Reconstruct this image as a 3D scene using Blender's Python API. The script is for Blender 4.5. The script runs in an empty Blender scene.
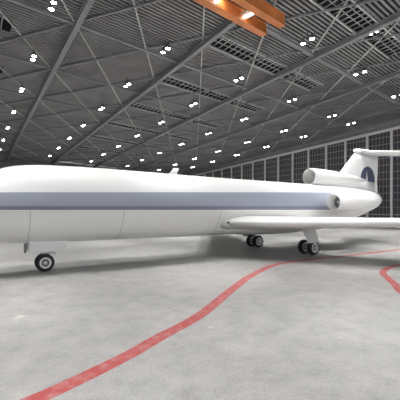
import bpy, bmesh, math, random
from mathutils import Vector, Matrix
random.seed(4)
PI = math.pi
scn = bpy.context.scene
col = scn.collection

# ------------------------------------------------------------------ camera, world, exposure
EYE = 3.45
cam_d = bpy.data.cameras.new('camera')
cam = bpy.data.objects.new('camera', cam_d); col.objects.link(cam)
cam.location = (0, 0, EYE); cam.rotation_euler = (PI/2, 0, 0)
cam_d.sensor_width = 36; cam_d.lens = 32.4; cam_d.shift_y = 0.02
cam_d.clip_start = 0.1; cam_d.clip_end = 500
scn.camera = cam

w = bpy.data.worlds.new('world'); scn.world = w; w.use_nodes = True
w.node_tree.nodes['Background'].inputs[0].default_value = (0.93, 0.96, 1.0, 1)
w.node_tree.nodes['Background'].inputs[1].default_value = 0.62      # overcast day outside the open hangar front

vs = scn.view_settings
vs.view_transform = 'Standard'; vs.look = 'None'; vs.gamma = 1; vs.use_curve_mapping = False
vs.exposure = 0.88
LAMP_W = 4300

# ------------------------------------------------------------------ helpers
def mat(name, rgb, rough=0.6, metal=0.0, emit=None, es=0.0, spec=None):
    m = bpy.data.materials.new(name); m.use_nodes = True
    b = m.node_tree.nodes['Principled BSDF']
    b.inputs['Base Color'].default_value = (*rgb, 1)
    b.inputs['Roughness'].default_value = rough
    b.inputs['Metallic'].default_value = metal
    if spec is not None: b.inputs['Specular IOR Level'].default_value = spec
    if emit:
        b.inputs['Emission Color'].default_value = (*emit, 1)
        b.inputs['Emission Strength'].default_value = es
    return m

def noisy(m, scale, amount, detail=4, rough_var=0.0):
    """procedural mottling of the base colour"""
    nt = m.node_tree; b = nt.nodes['Principled BSDF']
    base = b.inputs['Base Color'].default_value[:]
    tc = nt.nodes.new('ShaderNodeTexCoord'); n = nt.nodes.new('ShaderNodeTexNoise')
    n.inputs['Scale'].default_value = scale; n.inputs['Detail'].default_value = detail
    r = nt.nodes.new('ShaderNodeValToRGB')
    r.color_ramp.elements[0].position = 0.3; r.color_ramp.elements[1].position = 0.7
    r.color_ramp.elements[0].color = (*[c*(1-amount) for c in base[:3]], 1)
    r.color_ramp.elements[1].color = (*[min(1, c*(1+amount)) for c in base[:3]], 1)
    nt.links.new(tc.outputs['Object'], n.inputs['Vector'])
    nt.links.new(n.outputs['Fac'], r.inputs['Fac'])
    nt.links.new(r.outputs['Color'], b.inputs['Base Color'])
    return m

def math_node(nt, op, a, b=None):
    n = nt.nodes.new('ShaderNodeMath'); n.operation = op
    for i, v in enumerate((a, b)):
        if v is None: continue
        if isinstance(v, (int, float)): n.inputs[i].default_value = v
        else: nt.links.new(v, n.inputs[i])
    return n.outputs[0]

def mix_rgb(nt, fac, a, b):
    n = nt.nodes.new('ShaderNodeMix'); n.data_type = 'RGBA'
    nt.links.new(fac, n.inputs[0])
    for sock, v in ((n.inputs[6], a), (n.inputs[7], b)):
        if isinstance(v, tuple): sock.default_value = (*v, 1)
        else: nt.links.new(v, sock)
    return n.outputs[2]

def obj(name, bm, material, parent=None, smooth=False):
    me = bpy.data.meshes.new(name)
    bmesh.ops.recalc_face_normals(bm, faces=bm.faces[:])
    bm.to_mesh(me); bm.free()
    if smooth:
        for p in me.polygons: p.use_smooth = True
    me.materials.append(material)
    o = bpy.data.objects.new(name, me); col.objects.link(o)
    if parent: o.parent = parent
    return o

def struct(name, bm, m, parent=None, smooth=False):
    o = obj(name, bm, m, parent, smooth)
    if not parent: o['kind'] = 'structure'
    return o

def tag(o, label, cat, group=None, kind=None):
    o['label'] = label; o['category'] = cat
    if group: o['group'] = group
    if kind: o['kind'] = kind
    return o

def thing(name, label, cat, loc=(0, 0, 0), rz=0, group=None):
    o = bpy.data.objects.new(name, None); col.objects.link(o)
    o.location = loc; o.rotation_euler = (0, 0, rz)
    return tag(o, label, cat, group)

def prism8(bm, pts):
    """hexahedron from 8 points: bottom four then top four"""
    v = [bm.verts.new(p) for p in pts]
    for f in ((0,1,2,3), (4,5,6,7), (0,1,5,4), (1,2,6,5), (2,3,7,6), (3,0,4,7)):
        bm.faces.new([v[i] for i in f])

def add_box(bm, c, s):
    x, y, z = c; a, b, d = s[0]/2, s[1]/2, s[2]/2
    prism8(bm, [(x-a,y-b,z-d),(x+a,y-b,z-d),(x+a,y+b,z-d),(x-a,y+b,z-d),
                (x-a,y-b,z+d),(x+a,y-b,z+d),(x+a,y+b,z+d),(x-a,y+b,z+d)])

def add_bar(bm, a, b, wd, ht, top=0.0):
    """rectangular bar from a to b; its section hangs below the line by ht, starting at -top"""
    a = Vector(a); b = Vector(b); d = (b-a); h = Vector((d.x, d.y, 0)).normalized()
    s = Vector((-h.y, h.x, 0))*(wd/2); t = Vector((0,0,-top)); u = Vector((0,0,-top-ht))
    prism8(bm, [a-s+u, b-s+u, b+s+u, a+s+u, a-s+t, b-s+t, b+s+t, a+s+t])

def add_tube(bm, a, b, r0, r1=None, n=12, cap=True):
    a = Vector(a); b = Vector(b); r1 = r0 if r1 is None else r1
    q = (b-a).normalized().to_track_quat('Z', 'Y')
    R0, R1 = [], []
    for i in range(n):
        e = Vector((math.cos(2*PI*i/n), math.sin(2*PI*i/n), 0))
        R0.append(bm.verts.new(a + q @ (e*r0))); R1.append(bm.verts.new(b + q @ (e*r1)))
    for i in range(n):
        j = (i+1) % n
        bm.faces.new((R0[i], R0[j], R1[j], R1[i]))
    if cap:
        bm.faces.new(R0[::-1]); bm.faces.new(R1)

def loft(bm, rings, cap=True):
    R = [[bm.verts.new(p) for p in r] for r in rings]
    n = len(R[0])
    for A, B in zip(R, R[1:]):
        for i in range(n):
            j = (i+1) % n
            bm.faces.new((A[i], A[j], B[j], B[i]))
    if cap:
        bm.faces.new(R[0][::-1]); bm.faces.new(R[-1])

def revolve(bm, axis_o, axis_d, prof, n=32, cap=True):
    """prof: list of (distance along axis, radius)"""
    o = Vector(axis_o); d = Vector(axis_d).normalized(); q = d.to_track_quat('Z', 'Y')
    loft(bm, [[o + d*t + q @ Vector((max(r, .002)*math.cos(2*PI*i/n), max(r, .002)*math.sin(2*PI*i/n), 0))
               for i in range(n)] for t, r in prof], cap)

# ------------------------------------------------------------------ hangar geometry
HC = 18.0
K = 0.00155
def V(u, c): return c + K*u
def roof(u, c, drop=0.0):
    """a point of the gently sloping roof: u counts across the beams, c along them"""
    v = V(u, c)
    return Vector((HC*(u - 229*v), HC*360*v, EYE + HC*(1 - 20*v) - drop))
def ground(u, c):
    p = roof(u, c); return Vector((p.x, p.y, 0))
U0, U1 = -1.6, 4.13
C0, C1 = -0.0022, 0.01364
ALONG = Vector((-229, 360, 0)).normalized()
ACROSS_H = (ground(1, 0)-ground(0, 0)).normalized()

# materials of the setting
m_floor = mat('concrete', (0.56, 0.56, 0.55), 0.34, spec=0.5)
nt = m_floor.node_tree; b = nt.nodes['Principled BSDF']
tc = nt.nodes.new('ShaderNodeTexCoord')
def noise(scale, detail, vec=None, rough=0.6):
    n = nt.nodes.new('ShaderNodeTexNoise'); n.inputs['Scale'].default_value = scale
    n.inputs['Detail'].default_value = detail; n.inputs['Roughness'].default_value = rough
    nt.links.new(vec or tc.outputs['Object'], n.inputs['Vector']); return n.outputs['Fac']
def ramp(fac, stops):
    r = nt.nodes.new('ShaderNodeValToRGB')
    while len(r.color_ramp.elements) < len(stops): r.color_ramp.elements.new(0.5)
    for e, (p, c) in zip(r.color_ramp.elements, stops): e.position = p; e.color = (*c, 1)
    nt.links.new(fac, r.inputs['Fac']); return r.outputs['Color']
def mul(a, b_, f=1.0):
    n = nt.nodes.new('ShaderNodeMix'); n.data_type = 'RGBA'; n.blend_type = 'MULTIPLY'
    n.inputs[0].default_value = f; nt.links.new(a, n.inputs[6]); nt.links.new(b_, n.inputs[7]); return n.outputs[2]
c_big = ramp(noise(0.16, 5), [(0.3, (0.33, 0.33, 0.325)), (0.55, (0.40, 0.395, 0.385)), (0.75, (0.50, 0.49, 0.47))])
c_mid = ramp(noise(1.3, 8, rough=0.75), [(0.25, (0.66, 0.66, 0.68)), (0.5, (0.95, 0.95, 0.95)), (0.75, (1.15, 1.13, 1.1))])
c_fine = ramp(noise(16.0, 8, rough=0.9), [(0.32, (0.62, 0.62, 0.63)), (0.55, (1.02, 1.02, 1.02)), (0.72, (1.18, 1.17, 1.15))])
cc = mul(mul(c_big, c_mid), c_fine)
# pale rubbed patches with a shape of their own
f_p = noise(0.75, 3)
wh = ramp(f_p, [(0.66, (0, 0, 0)), (0.74, (1, 1, 1))])
mx = nt.nodes.new('ShaderNodeMix'); mx.data_type = 'RGBA'
f2 = math_node(nt, 'MULTIPLY', wh, 0.45)
nt.links.new(f2, mx.inputs[0]); nt.links.new(cc, mx.inputs[6]); mx.inputs[7].default_value = (0.78, 0.76, 0.70, 1)
nt.links.new(mx.outputs[2], b.inputs['Base Color'])
bp = nt.nodes.new('ShaderNodeBump'); bp.inputs['Strength'].default_value = 0.15
nt.links.new(noise(12, 5), bp.inputs['Height']); nt.links.new(bp.outputs['Normal'], b.inputs['Normal'])

m_slat = noisy(mat('slat_grey', (0.25, 0.245, 0.25), 0.6), 0.4, 0.18)
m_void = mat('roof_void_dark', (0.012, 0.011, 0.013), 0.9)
m_beam = noisy(mat('beam_grey', (0.24, 0.24, 0.25), 0.45), 0.5, 0.12)
m_brace = mat('brace_grey', (0.46, 0.46, 0.46), 0.5)
m_wall = noisy(mat('wall_panel_grey', (0.22, 0.21, 0.225), 0.7), 0.5, 0.15)
m_glass = mat('dark_glazing', (0.085, 0.074, 0.09), 0.3)
m_mull = mat('mullion_grey', (0.42, 0.41, 0.43), 0.5)
m_post = mat('pale_post', (0.78, 0.78, 0.78), 0.5)

# floor
bm = bmesh.new()
fl = [(-75, -45), (110, -45), (110, 150), (-110, 150), (-110, -45)]
add_box(bm, (0, 52, -0.15), (230, 210, 0.30))
struct('floor', bm, m_floor)

# ceiling: dark void panel, with the slats as its child
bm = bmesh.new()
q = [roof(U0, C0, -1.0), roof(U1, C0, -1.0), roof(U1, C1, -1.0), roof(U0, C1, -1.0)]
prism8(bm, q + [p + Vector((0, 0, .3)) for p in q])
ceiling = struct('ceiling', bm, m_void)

DC = 0.00137
SLOT_W = 0.00025
slots = [0.00192 + DC*k for k in range(-2, 9)]
n_r = 26; step = DC/n_r
bm = bmesh.new()
c = C0
metre = (ground(0, 1)-ground(0, 0)).length          # metres per unit of c (along the beams)
wd = step*0.46
def slat(u_a, u_b, c):
    p = [roof(u_a, c-wd/2), roof(u_b, c-wd/2), roof(u_b, c+wd/2), roof(u_a, c+wd/2)]
    dn = Vector((0, 0, -.10))
    prism8(bm, [x+dn for x in p] + p)
while c < C1:
    k = [s for s in slots if abs(c-s) < SLOT_W/2]
    if k:
        slat(0.2, 1.27, c); slat(2.44, U1, c)
    else:
        slat(U0, U1, c)
    c += step
struct('slats', bm, m_slat, ceiling)
# thin rods crossing the open slots
bm = bmesh.new()
for s in slots:
    for i in range(40):
        u = 1.29 + i*0.046 if i < 26 else 0.15 - (i-26)*0.046
        add_bar(bm, roof(u, s-SLOT_W*.6, -0.10), roof(u, s+SLOT_W*.6, -0.10), 0.07, 0.07)
    for j in (-.18, .18):
        add_bar(bm, roof(1.27, s+SLOT_W*j, -0.12), roof(2.44, s+SLOT_W*j, -0.12), 0.07, 0.07)
    for j in (-.55, .55):
        add_bar(bm, roof(1.27, s+SLOT_W*j, .1), roof(2.44, s+SLOT_W*j, .1), 0.16, 0.12)
struct('slot_rods', bm, m_brace, ceiling)

# heavy roof beams
BU = [-1.68, -0.95, -0.22, 0.51, 1.24, 1.97, 2.70, 3.43]
for i, u in enumerate(BU):
    if u < U0: continue
    bm = bmesh.new()
    a, e = roof(u, C0), roof(u, C1)
    add_bar(bm, a, e, 0.46, 0.06, 0.14)
    add_bar(bm, a, e, 0.20, 0.42, 0.18)
    add_bar(bm, a, e, 0.46, 0.08, 0.58)
    struct('trim_%d' % (i+1), bm, m_beam)
# cross members and diagonal braces, one structure each
tn = 20
def clip_line(c0, slope, drop, wd_, ht):
    """line c = c0 + slope*u clipped to the roof outline"""
    ua, ub = U0, U1
    if slope:
        lo, hi = sorted(((C0-c0)/slope, (C1-c0)/slope))
        ua, ub = max(ua, lo), min(ub, hi)
    if ub - ua < 0.2: return None
    bm = bmesh.new(); add_bar(bm, roof(ua, c0+slope*ua, drop), roof(ub, c0+slope*ub, drop), wd_, ht); return bm
for k in range(-6, 14):
    bm = clip_line(0.00257 + DC*1.02*k - 0.0, 0.00295, 0.11, 0.13, 0.13)
    if bm: struct('trim_%d' % tn, bm, m_brace); tn += 1
for k in range(-6, 16):
    bm = clip_line(0.00555 + 0.0014*k, -0.00305, 0.16, 0.16, 0.16)
    if bm: struct('trim_%d' % tn, bm, m_beam); tn += 1
for k in range(-4, 8):
    bm = clip_line(0.00405 + DC*k, 0, 0.12, 0.34, 0.22)
    if bm: struct('trim_%d' % tn, bm, m_beam); tn += 1

# walls
def wall_strip(name, ua, ca, ub, cb, thick_dir, z0=0.0, extra=0.9, m=None, zt=None):
    bm = bmesh.new()
    a, e = roof(ua, ca), roof(ub, cb); t = thick_dir*0.4
    ga, ge = Vector((a.x, a.y, z0)), Vector((e.x, e.y, z0))
    ta, te = Vector((a.x, a.y, a.z+extra)), Vector((e.x, e.y, e.z+extra))
    if zt is not None: ta.z = te.z = zt
    prism8(bm, [ga, ge, ge+t, ga+t, ta, te, te+t, ta+t])
    return struct(name, bm, m or m_wall)
wall_strip('wall_back', U0, C1, U1, C1, ALONG)
wall_strip('wall_left', U0, C0, U0, C1, -ACROSS_H)
VN = 0.0098 - 0.0006*9                                  # glazing starts here
cN = VN - K*U1
wall_strip('wall_right', U1, C0, U1, C1, ACROSS_H)

# glazed bays of the right wall
vcols = [0.0098 - 0.0006*7 + 0.0006*i for i in range(24)]
vcols = [v for v in vcols if v - K*U1 < C1 - 0.0001]
wn = 1
tn = 90
IN = -ACROSS_H
for i, v in enumerate(vcols):
    c = v - K*U1
    p = roof(U1, c)
    bm = bmesh.new()
    g = Vector((p.x, p.y, 0)) + IN*0.25
    a = g + ALONG*0.2; b_ = g - ALONG*0.2
    n_ = IN*0.30
    h = Vector((0, 0, p.z - 0.62))
    prism8(bm, [a, b_, b_+n_, a+n_, a+h, b_+h, b_+n_+h, a+n_+h])
    struct('trim_%d' % tn, bm, m_post); tn += 1
    if i+1 < len(vcols):
        c2 = vcols[i+1] - K*U1
        p2 = roof(U1, c2)
        A = Vector((p.x, p.y, 0)) + ALONG*0.3; B = Vector((p2.x, p2.y, 0)) - ALONG*0.3
        zt1, zt2 = p.z-0.7, p2.z-0.7
        bm = bmesh.new()
        z0 = Vector((0, 0, 0.5))
        prism8(bm, [A+z0+IN*.05, B+z0+IN*.05, B+z0+IN*.12, A+z0+IN*.12,
                    A+IN*.05+Vector((0,0,zt1)), B+IN*.05+Vector((0,0,zt2)), B+IN*.12+Vector((0,0,zt2)), A+IN*.12+Vector((0,0,zt1))])
        wo = struct('window_%d' % wn, bm, m_glass); wn += 1
        bm = bmesh.new()
        L = (B-A).length; d = (B-A).normalized()
        nv = max(3, round(L/0.62))
        for j in range(1, nv):
            s_ = A + d*(L*j/nv) + IN*.12; zt = zt1 + (zt2-zt1)*j/nv
            x0 = s_ - d*.022; x1 = s_ + d*.022; dn = IN*.07
            prism8(bm, [x0+z0, x1+z0, x1+z0+dn, x0+z0+dn, x0+Vector((0,0,zt)), x1+Vector((0,0,zt)), x1+dn+Vector((0,0,zt)), x0+dn+Vector((0,0,zt))])
        zz = 2.4
        first = True
        while zz < zt2:
            add_bar(bm, A+IN*.22+Vector((0,0,zz)), B+IN*.22+Vector((0,0,zz)), .12, .24 if first else .09)
            first = False
            zz += 1.25
        obj('mullions', bm, m_mull, wo)
# pale head rail and eaves girder above the glazing
bm = bmesh.new()
a, e = roof(U1, vcols[0]-K*U1) + IN*0.42, roof(U1, C1) + IN*0.42
add_bar(bm, a, e, 0.45, 0.42, 0.42)
struct('trim_%d' % tn, bm, m_post); tn += 1
bm = bmesh.new()
a, e = roof(U1, C0) + IN*1.3, roof(U1, C1) + IN*1.3
add_bar(bm, a, e, 0.5, 0.45, 0.05)
struct('trim_%d' % tn, bm, m_beam); tn += 1
bm = bmesh.new()
a, e = roof(U1, C0) + IN*3.4, roof(U1, C1) + IN*3.4
add_bar(bm, a, e, 0.9, 0.25, 0.15)
struct('trim_%d' % tn, bm, m_beam); tn += 1
# rail and girder along the top of the back wall
for z_, h_ in ((1.1, .5), (2.6, .3)):
    bm = bmesh.new()
    a, e = roof(U0, C1) - ALONG*0.4, roof(U1, C1) - ALONG*0.4
    add_bar(bm, a, e, 0.4, h_, z_)
    struct('trim_%d' % tn, bm, m_beam); tn += 1

# ------------------------------------------------------------------ the airliner
# local frame: +X aft, -Y towards the camera, origin on the floor under the nose gear
AX = math.atan2(0.539, 0.842)
plane = thing('airliner', 'white three-engined jet airliner with blue-grey side stripe, parked in the hangar', 'airplane',
              (-8.54, 19.7, 0), AX)
PX = plane.matrix_basis

m_white = mat('white_paint', (0.86, 0.86, 0.85), 0.28)
m_wing = noisy(mat('wing_paint', (0.80, 0.80, 0.79), 0.32), 0.6, 0.04)
m_metal = mat('bare_metal', (0.74, 0.74, 0.74), 0.35, 0.3)
m_dark = mat('dark_intake', (0.03, 0.03, 0.035), 0.6)
m_fan = mat('fan_grey', (0.20, 0.20, 0.205), 0.45)
m_tyre = mat('tyre_rubber', (0.025, 0.025, 0.028), 0.75)
m_hub = mat('wheel_hub', (0.7, 0.7, 0.71), 0.4, 0.3)
m_door = mat('gear_door_grey', (0.74, 0.74, 0.73), 0.45)
m_fuse = mat('fuselage_paint', (0.86, 0.86, 0.85), 0.28)
nt = m_fuse.node_tree; b = nt.nodes['Principled BSDF']
tc = nt.nodes.new('ShaderNodeTexCoord'); sp = nt.nodes.new('ShaderNodeSeparateXYZ')
nt.links.new(tc.outputs['Object'], sp.inputs[0])
X, Z = sp.outputs[0], sp.outputs[2]
def gt(a, b_): return math_node(nt, 'GREATER_THAN', a, b_)
def lt(a, b_): return math_node(nt, 'LESS_THAN', a, b_)
def both(a, b_): return math_node(nt, 'MULTIPLY', a, b_)
top = math_node(nt, 'ADD', math_node(nt, 'MULTIPLY', X, 0.0235), 4.25)
mid = math_node(nt, 'ADD', math_node(nt, 'MULTIPLY', X, 0.0024), 3.55)
low = math_node(nt, 'ADD', math_node(nt, 'MULTIPLY', X, -0.0024), 3.345)
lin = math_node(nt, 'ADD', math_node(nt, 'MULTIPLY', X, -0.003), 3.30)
aft = both(lt(X, 22.3), gt(X, -3.2))
light_m = both(both(gt(Z, mid), lt(Z, top)), aft)
dark_m = both(both(gt(Z, low), lt(Z, mid)), aft)
line_m = both(both(gt(Z, math_node(nt, 'SUBTRACT', lin, 0.05)), lt(Z, lin)), aft)
seam = None
for sx in (-0.9, 3.9, 10.6):
    s_ = lt(math_node(nt, 'ABSOLUTE', math_node(nt, 'SUBTRACT', X, sx)), 0.018)
    seam = s_ if seam is None else math_node(nt, 'MAXIMUM', seam, s_)
seam = both(seam, lt(Z, 3.3))
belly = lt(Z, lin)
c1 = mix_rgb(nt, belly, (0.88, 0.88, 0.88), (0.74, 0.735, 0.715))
c1 = mix_rgb(nt, line_m, c1, (0.66, 0.68, 0.56))
c1 = mix_rgb(nt, seam, c1, (0.42, 0.42, 0.41))
c1 = mix_rgb(nt, light_m, c1, (0.36, 0.385, 0.47))
c1 = mix_rgb(nt, dark_m, c1, (0.20, 0.205, 0.285))
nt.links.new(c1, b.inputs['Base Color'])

# fuselage
ST = [(-4.95,2.96,2.86,.05),(-4.7,3.28,2.52,.38),(-4.2,3.68,2.22,.74),(-3.5,4.25,1.96,1.12),(-2.8,5.05,1.80,1.44),
      (-2.1,5.48,1.70,1.64),(-1.2,5.70,1.62,1.78),(0.2,5.80,1.56,1.86),(3.5,5.80,1.55,1.88),(9,5.68,1.52,1.88),(14,5.60,1.50,1.88),
      (19,5.54,1.50,1.88),(22.5,5.50,1.56,1.86),(25,5.46,1.90,1.70),(27.1,5.36,2.38,1.42),(29.3,5.22,2.95,1.05),(30.7,5.08,3.32,.76),(31.3,5.0,3.56,.62)]
def interp(tab, x):
    """Catmull-Rom through the stations"""
    for i in range(len(tab)-1):
        if tab[i][0] <= x <= tab[i+1][0]: break
    p0, p1, p2, p3 = tab[max(i-1,0)], tab[i], tab[i+1], tab[min(i+2,len(tab)-1)]
    h = p2[0]-p1[0]; t = (x-p1[0])/h
    out = []
    for k in range(1, len(p1)):
        m1 = (p2[k]-p0[k])/(p2[0]-p0[0])*h; m2 = (p3[k]-p1[k])/(p3[0]-p1[0])*h
        out.append((2*t**3-3*t*t+1)*p1[k]+(t**3-2*t*t+t)*m1+(-2*t**3+3*t*t)*p2[k]+(t**3-t*t)*m2)
    return out
def fus_ring(t, off=0.0, n=56):
    zt, zb, hw = interp(ST, t)
    h = zt-zb; zc = zb + h*0.52
    r = []
    for i in range(n):
        a = 2*PI*i/n; s, c_ = math.sin(a), math.cos(a)
        hz = (zt-zc) if s > 0 else (zc-zb)
        r.append((t, (hw+off)*c_, zc + (hz+off)*s))
    return r
def fus_point(t, a, off=0.0):
    zt, zb, hw = interp(ST, t); h = zt-zb; zc = zb+h*.52
    s = math.sin(a); hz = (zt-zc) if s > 0 else (zc-zb)
    return Vector((t, -(hw+off)*math.cos(a), zc+(hz+off)*s))
bm = bmesh.new()
ts = []
t = -4.95
while t < 31.29:
    ts.append(t); t += 0.12 if t < -2 else 0.5
ts.append(31.3)
loft(bm, [fus_ring(t) for t in ts])
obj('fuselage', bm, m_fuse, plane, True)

# cockpit windows: small patches lying on the nose
def patch(name, t0, t1, a0, a1, m, parent, off=.012, side=1, n=5):
    bm = bmesh.new(); rows = []
    for lay in (off, off-.03):
        rows.append([[None]*(n+1) for _ in range(n+1)])
        for i in range(n+1):
            for j in range(n+1):
                p = fus_point(t0+(t1-t0)*i/n, a0+(a1-a0)*j/n, lay); p.y *= side
                rows[-1][i][j] = bm.verts.new(p)
    for R in rows:
        for i in range(n):
            for j in range(n): bm.faces.new((R[i][j], R[i+1][j], R[i+1][j+1], R[i][j+1]))
    return obj(name, bm, m, parent, True)
m_cock = mat('cockpit_glass', (0.03, 0.035, 0.045), 0.1)
for s in (1, -1):
    patch('cockpit_window', -3.35, -2.78, .55, .88, m_cock, plane, side=s)
    patch('cockpit_window', -3.42, -2.95, .98, 1.48, m_cock, plane, side=s)

# belly fairing
bm = bmesh.new(); rings = []
for i in range(25):
    f = i/24; t = 11.3 + 11.2*f; k = math.sin(PI*f)**0.45
    rr = []
    for j in range(40):
        a = 2*PI*j/40
        rr.append((t, (1.2+0.85*k)*math.cos(a), 2.2 + (0.40+0.42*k)*math.sin(a)))
    rings.append(rr)
loft(bm, rings)
obj('belly_fairing', bm, m_white, plane, True)

# wings
def airfoil(y, tle, chord, z, th, n=14, twist=0.0):
    up, lo = [], []
    for i in range(n+1):
        x = 0.5*(1-math.cos(PI*i/n))
        yt = 5*th*(0.2969*math.sqrt(x)-0.126*x-0.3516*x*x+0.2843*x**3-0.1036*x**4)
        up.append((tle+chord*x, y, z+chord*(yt) - twist*x)); lo.append((tle+chord*x, y, z-chord*yt - twist*x))
    return up + lo[-2:0:-1]
WS = [(1.2, 10.5, 8.6, 2.42, .125), (1.9, 11.2, 8.0, 2.43, .118), (4.5, 13.2, 6.7, 2.47, .118), (8, 15.75, 5.5, 2.54, .115), (12, 18.65, 4.1, 2.66, .11), (15.6, 21.2, 2.9, 2.80, .10), (16.2, 21.9, 2.2, 2.82, .07)]
for side in (-1, 1):
    bm = bmesh.new()
    loft(bm, [airfoil(side*y, t, c_, z, th) for y, t, c_, z, th in WS])
    wing = obj('wing', bm, m_wing, plane, True)
    # leading edge slat
    bm = bmesh.new(); rings = []
    for y, t, c_, z, th in WS[1:6]:
        A = airfoil(side*y, t-.05, c_, z, th, 24)
        n = len(A); k = 6
        sec = [A[i] for i in range(k, -1, -1)] + [A[n-i] for i in range(1, k+1)]
        outer = [(p[0]-.0, p[1], p[2]+(.015 if i < k else -.015)) for i, p in enumerate(sec)]
        inner = [(p[0]+.05, p[1], z+(p[2]-z)*.85) for p in sec]
        rings.append(outer + inner[::-1])
    loft(bm, rings); obj('leading_edge_slat', bm, m_metal if False else m_white, wing, True)
    for yy in (4.4, 8.6, 12.2):
        f = yy; tle = 11.2+(yy-1.9)*.728; z = 2.43+(yy-1.9)*.027
        ch = 8.0-(yy-1.9)*.37
        bm = bmesh.new()
        revolve(bm, (tle+ch*.55, side*yy, z-.30), (1, 0, -.05), [(0,.02),(.3,.1),(1.0,.16),(2.2,.16),(3.0,.09),(3.4,.02)], 14)
        obj('flap_fairing', bm, m_wing, wing, True)
    bm = bmesh.new()
    revolve(bm, (11.15, side*1.98, 2.47), (-1, 0, 0), [(-.05,.02),(0,.07),(.08,.07),(.10,.03)], 12)
    obj('landing_light', bm, m_dark, wing)

# centre intake duct on the crown, merging into the fin
bm = bmesh.new()
revolve(bm, (21.3, 0, 6.16), (1, 0, 0.0), [(1.5,.50),(.25,.58),(.06,.62),(0,.67),(.03,.71),(.3,.76),(1.2,.76),(2.6,.72),(4.2,.62),(6.2,.46),(8.2,.2)], 36)
duct = obj('centre_intake', bm, m_white, plane, True)
bm = bmesh.new(); revolve(bm, (22.75, 0, 6.16), (1,0,0), [(0,.5),(.03,.5)], 28); obj('intake_throat', bm, m_fan, duct)
bm = bmesh.new(); rings = []
for t, w_, z0, z1 in ((22.1,.12,5.1,5.75),(23,.42,5.1,5.9),(25,.55,5.0,6.1),(28,.42,4.9,6.2),(31,.2,4.8,6.0)):
    rings.append([(t,-w_,z0),(t,w_,z0),(t,w_*.7,z1),(t,-w_*.7,z1)])
loft(bm, rings); obj('duct_fairing', bm, m_white, duct, True)

# tail fin with a round blue emblem
m_fin = mat('fin_paint', (0.84, 0.84, 0.83), 0.3)
nt = m_fin.node_tree; b = nt.nodes['Principled BSDF']
tc = nt.nodes.new('ShaderNodeTexCoord'); sp = nt.nodes.new('ShaderNodeSeparateXYZ')
nt.links.new(tc.outputs['Object'], sp.inputs[0]); X, Z = sp.outputs[0], sp.outputs[2]
dx = math_node(nt, 'SUBTRACT', X, 29.75); dz = math_node(nt, 'SUBTRACT', Z, 6.2)
r2 = math_node(nt, 'ADD', math_node(nt, 'MULTIPLY', dx, dx), math_node(nt, 'MULTIPLY', dz, dz))
disc = lt(r2, 1.35**2)
# pale wedge inside: |dx+.35| < (0.62 - dz)*0.28, below the arc
wed = lt(math_node(nt, 'ABSOLUTE', math_node(nt, 'ADD', dx, 0.22)), math_node(nt, 'MULTIPLY', math_node(nt, 'SUBTRACT', 0.95, dz), 0.17))
fac = both(disc, math_node(nt, 'SUBTRACT', 1.0, wed))
nt.links.new(mix_rgb(nt, fac, (0.84, 0.84, 0.83), (0.075, 0.08, 0.14)), b.inputs['Base Color'])
bm = bmesh.new(); rings = []
for z, tle, ch, th in ((4.9,24.6,7.1,.10),(6.2,25.0,6.6,.095),(6.9,25.7,6.0,.09),(8.0,26.95,4.8,.085),(8.9,27.95,3.8,.08)):
    rings.append([(p[0], p[2], z) for p in airfoil(0, tle, ch, 0, th, 16)])
loft(bm, rings)
fin = obj('tail_fin', bm, m_fin, plane, True)
bm = bmesh.new()
revolve(bm, (27.6, 0, 8.98), (1,0,0), [(0,.02),(.25,.17),(.8,.26),(2,.28),(3.4,.2),(4.3,.02)], 20)
obj('fin_fairing', bm, m_white, fin, True)
for side in (-1, 1):
    bm = bmesh.new()
    loft(bm, [airfoil(side*y, t, c_, z, th, twist=.25) for y, t, c_, z, th in
              ((.05, 28.3, 3.3, 8.95, .12), (1.6, 30.0, 2.6, 8.88, .14), (3.4, 32.0, 1.9, 8.80, .13), (3.55, 32.2, 1.2, 8.79, .08))])
    obj('tailplane', bm, m_wing, plane, True)

# side engines
for side in (-1, 1):
    yc = side*2.95
    bm = bmesh.new()
    revolve(bm, (20.75, yc, 3.92), (1, 0, .018), [(.8,.52),(.3,.52),(.06,.56),(0,.60),(.03,.65),(.3,.71),(1.2,.76),(2.6,.74),(3.9,.62),(4.7,.50),(5.0,.44),(5.02,.36),(4.6,.34)], 36)
    eng = obj('engine_nacelle', bm, m_white, plane, True)
    bm = bmesh.new(); revolve(bm, (21.5, yc, 3.92), (1,0,0), [(0,.5),(.03,.5)], 28); obj('intake_fan', bm, m_fan, eng)
    bm = bmesh.new(); revolve(bm, (21.3, yc, 3.92), (1,0,0), [(-.1,.01),(0,.09),(.2,.14)], 16); obj('spinner', bm, m_metal, eng, True)
    bm = bmesh.new(); revolve(bm, (20.75, yc, 3.92), (1,0,.018), [(.06,.558),(-.012,.585),(-.025,.61),(.0,.645),(.14,.69),(.14,.66),(.06,.558)], 36, False)
    obj('intake_lip', bm, m_metal, eng, True)
    bm = bmesh.new(); revolve(bm, (25.5, yc, 4.0), (1,0,.018), [(0,.37),(.35,.33),(.36,.28),(.05,.27)], 24); obj('exhaust_nozzle', bm, m_metal, eng, True)
    bm = bmesh.new()
    loft(bm, [[(p[0], side*y, p[2]) for p in airfoil(0, t, c_, z, th)] for y, t, c_, z, th in ((1.2, 21.9, 4.2, 3.98, .09), (2.5, 22.1, 3.4, 3.94, .09))])
    obj('engine_pylon', bm, m_white, eng, True)
bm = bmesh.new(); revolve(bm, (31.25, 0, 4.28), (1,0,0), [(0,.6),(.4,.5),(.41,.44),(.1,.44)], 28); obj('tail_exhaust', bm, m_metal, plane, True)
# antenna blade on the crown
bm = bmesh.new(); loft(bm, [[(p[0], p[2], z) for p in airfoil(0, t, c_, 0, .12, 8)] for z, t, c_ in ((5.6, 7.6, .62), (6.12, 8.05, .42))])
obj('antenna', bm, m_white, plane, True)

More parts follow.
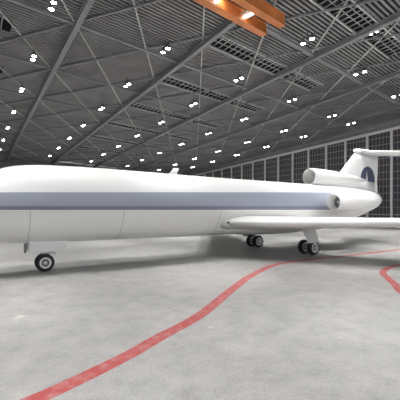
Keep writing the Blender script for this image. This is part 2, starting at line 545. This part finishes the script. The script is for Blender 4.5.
# landing gear
def wheel(parent, x, y, r, wdt):
    bm = bmesh.new()
    h = wdt/2
    revolve(bm, (x, y, r), (0,1,0), [(-h*.75,r*.55),(-h,r*.68),(-h*.95,r*.86),(-h*.6,r*.97),(-h*.2,r),(h*.2,r),(h*.6,r*.97),(h*.95,r*.86),(h,r*.68),(h*.75,r*.55)], 36)
    t_ = obj('wheel', bm, m_tyre, parent, True)
    for s in (-1, 1):
        bm = bmesh.new()
        revolve(bm, (x, y+s*h*.60, r), (0,s,0), [(0,r*.64),(h*.36,r*.63),(h*.36,r*.50),(h*.12,r*.40),(h*.12,r*.2),(h*.5,r*.17),(h*.55,r*.05)], 24)
        for k in range(8):
            a = 2*PI*k/8
            add_tube(bm, (x+r*.3*math.cos(a), y+s*h*.66, r+r*.3*math.sin(a)), (x+r*.3*math.cos(a), y+s*h*.80, r+r*.3*math.sin(a)), r*.045, n=8)
        obj('hub', bm, m_hub, t_)
    return t_
def gear(name):
    e = bpy.data.objects.new(name, None); col.objects.link(e); e.parent = plane; return e

ng = gear('nose_gear')
for y in (-.20, .20): wheel(ng, 0.03, y, .48, .26)
bm = bmesh.new(); add_tube(bm, (0.03,0,.48), (-.05,0,1.9), .075); add_tube(bm, (0.03,-.32,.48), (0.03,.32,.48), .05)
obj('strut', bm, m_hub, ng)
bm = bmesh.new(); add_tube(bm, (.05,-.05,.98), (.52,-.1,.98), .03); add_tube(bm, (.52,-.1,.86), (.60,-.1,1.06), .035); add_tube(bm, (-.12,0,1.05), (.22,0,1.0), .07)
obj('torque_link', bm, m_door, ng)
for s in (-1, 1):
    bm = bmesh.new()
    prism8(bm, [(-.82,s*.50,1.10),(1.12,s*.50,1.10),(1.12,s*.54,1.10),(-.82,s*.54,1.10),(-.82,s*.46,1.75),(1.12,s*.46,1.75),(1.12,s*.50,1.75),(-.82,s*.50,1.75)])
    obj('gear_door', bm, m_door, ng)
bm = bmesh.new(); add_box(bm, (-.98,-.42,1.35), (.12,.10,.50)); obj('door_actuator', bm, mat('dark_grey_metal', (.12,.12,.13), .5), ng)

for s in (-1, 1):
    mg = gear('main_gear'); yc = s*3.0; xc = 17.8
    for dy in (-.43, .43): wheel(mg, xc, yc+dy, .54, .38)
    bm = bmesh.new(); add_tube(bm, (xc,yc,.54), (xc-.15,yc,2.3), .11); add_tube(bm, (xc,yc-.5,.54), (xc,yc+.5,.54), .075)
    add_tube(bm, (xc+.05,yc,.9), (xc+.9,yc,1.0), .035)
    obj('strut', bm, m_hub, mg)
    bm = bmesh.new()
    prism8(bm, [(xc-.75,yc+s*.62,.92),(xc+.38,yc+s*.62,.92),(xc+.38,yc+s*.66,.92),(xc-.75,yc+s*.66,.92),
                (xc-1.55,yc+s*.52,2.3),(xc-.10,yc+s*.52,2.3),(xc-.10,yc+s*.56,2.3),(xc-1.55,yc+s*.56,2.3)])
    obj('gear_door', bm, m_door, mg)

# ------------------------------------------------------------------ painted red guide lines on the floor
m_red = mat('red_floor_paint', (0.60, 0.115, 0.11), 0.5)
nt = m_red.node_tree; b = nt.nodes['Principled BSDF']
tc = nt.nodes.new('ShaderNodeTexCoord'); n = nt.nodes.new('ShaderNodeTexNoise'); n.inputs['Scale'].default_value = 3.2; n.inputs['Detail'].default_value = 8
n.inputs['Roughness'].default_value = .7
nt.links.new(tc.outputs['Object'], n.inputs['Vector'])
r = nt.nodes.new('ShaderNodeValToRGB'); r.color_ramp.elements[0].position = .45; r.color_ramp.elements[1].position = .72
r.color_ramp.elements[0].color = (.37,.065,.065,1); r.color_ramp.elements[1].color = (.47,.24,.225,1)
nt.links.new(n.outputs['Fac'], r.inputs['Fac']); nt.links.new(r.outputs['Color'], b.inputs['Base Color'])
def floor_line(name, pts, width, label):
    P = [Vector((x, y, 0)) for x, y in pts]
    S = []
    for i in range(len(P)-1):
        p0, p1, p2, p3 = P[max(i-1,0)], P[i], P[i+1], P[min(i+2,len(P)-1)]
        for k in range(10):
            t = k/10
            S.append(0.5*((2*p1)+(p2-p0)*t+(2*p0-5*p1+4*p2-p3)*t*t+(3*p1-p0-3*p2+p3)*t**3))
    S.append(P[-1])
    bm = bmesh.new(); L = []; R = []
    for i, s in enumerate(S):
        d = (S[min(i+1,len(S)-1)]-S[max(i-1,0)]).normalized(); nrm = Vector((-d.y, d.x, 0))*width/2
        L.append((bm.verts.new(s+nrm+Vector((0,0,.004))), bm.verts.new(s+nrm+Vector((0,0,.0)))))
        R.append((bm.verts.new(s-nrm+Vector((0,0,.004))), bm.verts.new(s-nrm+Vector((0,0,.0)))))
    for i in range(len(S)-1):
        bm.faces.new((L[i][0], L[i+1][0], R[i+1][0], R[i][0])); bm.faces.new((L[i][1], L[i+1][1], R[i+1][1], R[i][1]))
        bm.faces.new((L[i][0], L[i+1][0], L[i+1][1], L[i][1])); bm.faces.new((R[i][0], R[i+1][0], R[i+1][1], R[i][1]))
    return tag(obj(name, bm, m_red), label, 'floor marking')
floor_line('floor_marking', [(-5.0,4.6),(-3.7,5.75),(-2.88,6.60),(-1.74,8.34),(-1.07,9.63),(0.0,11.6),(1.26,15.0),(2.62,18.4),(4.55,21.8),(6.9,23.8),(10.7,26.1),(16.6,29.9),(24,34.5)], 0.41,
           'long curved red painted line sweeping across the floor and behind the port main wheels')
floor_line('floor_marking', [(17,23.6),(14,22.7),(12.1,21.8),(10.75,20.6),(9.75,19.2),(9.3,17.9),(8.85,16.4),(8.36,15.05),(8.0,13.6),(7.9,12)][:], 0.34,
           'short bent piece of red painted line at the right edge of the floor')

# ------------------------------------------------------------------ overhead crane
m_or = noisy(mat('crane_orange', (0.62, 0.20, 0.055), 0.32), 0.8, 0.15)
crane = thing('bridge_crane', 'orange twin-girder bridge crane hanging below the slatted ceiling', 'crane', (5.4, 30.3, 18.4))
cd = Vector((-.756, -.654, .036)); cs = Vector((1.2, -1.4, 0))
LEN = 24
for i, off in enumerate((Vector((0,0,0)), cs)):
    bm = bmesh.new()
    a = off; e = off + cd*LEN
    add_bar(bm, a, e, .48, .74, -.44)
    add_bar(bm, a, e, .66, .06, -.46); add_bar(bm, a, e, .66, .06, .38)
    obj('girder', bm, m_or, crane)
bm = bmesh.new()
for s in (2.4, 3.1):
    add_bar(bm, cd*s + Vector((0,0,.12)), cd*s+cs + Vector((0,0,.12)), .14, .14)
obj('cross_rail', bm, m_brace, crane)
bm = bmesh.new(); add_bar(bm, cd*2.75+cs*.1, cd*2.75+cs*.85, .22, .12)
obj('strip_lamp', bm, mat('strip_lamp_glow', (.9,.9,.85), .4, emit=(1,.96,.88), es=4), crane)
for s in (1.0, 8, 16, 23):
    for off in (Vector((0,0,0)), cs):
        p = cd*s + off
        pw = Vector((5.4,30.3,18.4)) + p
        v = pw.y/(HC*360); zr = EYE + HC*(1-20*v)
        bm = bmesh.new(); add_tube(bm, p+Vector((0,0,.4)), p+Vector((0,0,zr-pw.z-.05)), .05, n=8)
        obj('hanger_rod', bm, m_brace, crane)

# ------------------------------------------------------------------ twin ceiling floodlights
m_lens = mat('lamp_glow', (1,1,1), .4, emit=(0.93,1.0,0.97), es=26)
m_head = mat('lamp_housing', (.10,.10,.105), .5)
lamp_data = bpy.data.lights.new('floodlight_beam', 'SPOT')
lamp_data.energy = LAMP_W; lamp_data.color = (1.0, 0.985, 0.96); lamp_data.spot_size = math.radians(66); lamp_data.spot_blend = .6; lamp_data.shadow_soft_size = .35
def make_lamp(label, loc, group):
    t = thing('ceiling_floodlight', label, 'ceiling light', loc, 0, group)
    bm = bmesh.new(); add_bar(bm, ALONG*-.75, ALONG*.75, .12, .10, -.45)
    add_tube(bm, (0,0,.45), (0,0,.95), .04, n=8)
    obj('mounting_bar', bm, m_head, t)
    for s in (-1, 1):
        p = ALONG*.52*s
        bm = bmesh.new(); revolve(bm, p+Vector((0,0,.0)), (0,0,1), [(-.02,.22),(.10,.21),(.22,.14),(.32,.07)], 16)
        h = obj('lamp_head', bm, m_head, t, True)
        bm = bmesh.new(); revolve(bm, p+Vector((0,0,-.10)), (0,0,1), [(0,.10),(.03,.17),(.085,.205)], 16)
        obj('lens', bm, m_lens, h, True)
    L = bpy.data.objects.new('floodlight_beam', lamp_data); col.objects.link(L); L.parent = t; L.location = (0,0,-.3)
    return t
def copy_tree(o, parent=None):
    c_ = o.copy(); col.objects.link(c_); c_.parent = parent
    for ch in o.children: copy_tree(ch, c_)
    return c_
proto = None
rows = [(-1.08,'far left row outside the picture'), (-.355,'near left row outside the picture'),
        (0.3665,'row left of the first roof beam'), (1.093,'row left of the second roof beam'), (1.80,'row left of the third roof beam'),
        (2.51,'row left of the fourth roof beam'), (3.22,'row left of the fifth roof beam'), (3.637,'row closest to the glazed wall')]
ords = ['nearest','second nearest','third nearest','fourth nearest','fifth nearest','sixth nearest','seventh nearest','eighth nearest','ninth nearest','tenth nearest','eleventh nearest']
def place(u, c, label, group, drop=1.0):
    global proto
    p = roof(u, c); e = Vector((0, 0, EYE))
    loc = e + (p-e)*(1 - drop/(p.z-EYE))
    if proto is None: proto = make_lamp(label, loc, group); return proto
    t = copy_tree(proto); t.location = loc; t['label'] = label; t['group'] = group; return t
for u, rn in rows:
    kk = 0; ko = 0
    for nI in range(-3, 8):
        c = .00256 + DC*nI
        p = roof(u, c)
        inview = False
        if p.y > 1:
            px = 200+360*p.x/p.y; py = 208-360*(p.z-EYE)/p.y
            inview = -2 <= px <= 402 and 0 <= py <= 208
        if inview:
            lab = 'twin ceiling lamp, %s in the %s' % (ords[kk], rn); kk += 1
        else:
            if u < 0 and nI > 5: continue
            lab = 'twin ceiling lamp overhead, %s hidden in %s' % (ords[ko], rn); ko += 1
        place(u, c, lab, 'twin ceiling lamps in rows')
# a smaller lamp pair in front of an opening near the right edge
t = place(2.067, .00513-K*2.067, 'small twin ceiling lamp in front of the roof opening near the right edge', 'twin ceiling lamps in rows', .5)
t.scale = (.5, .5, .5)
bpy.context.view_layer.update()
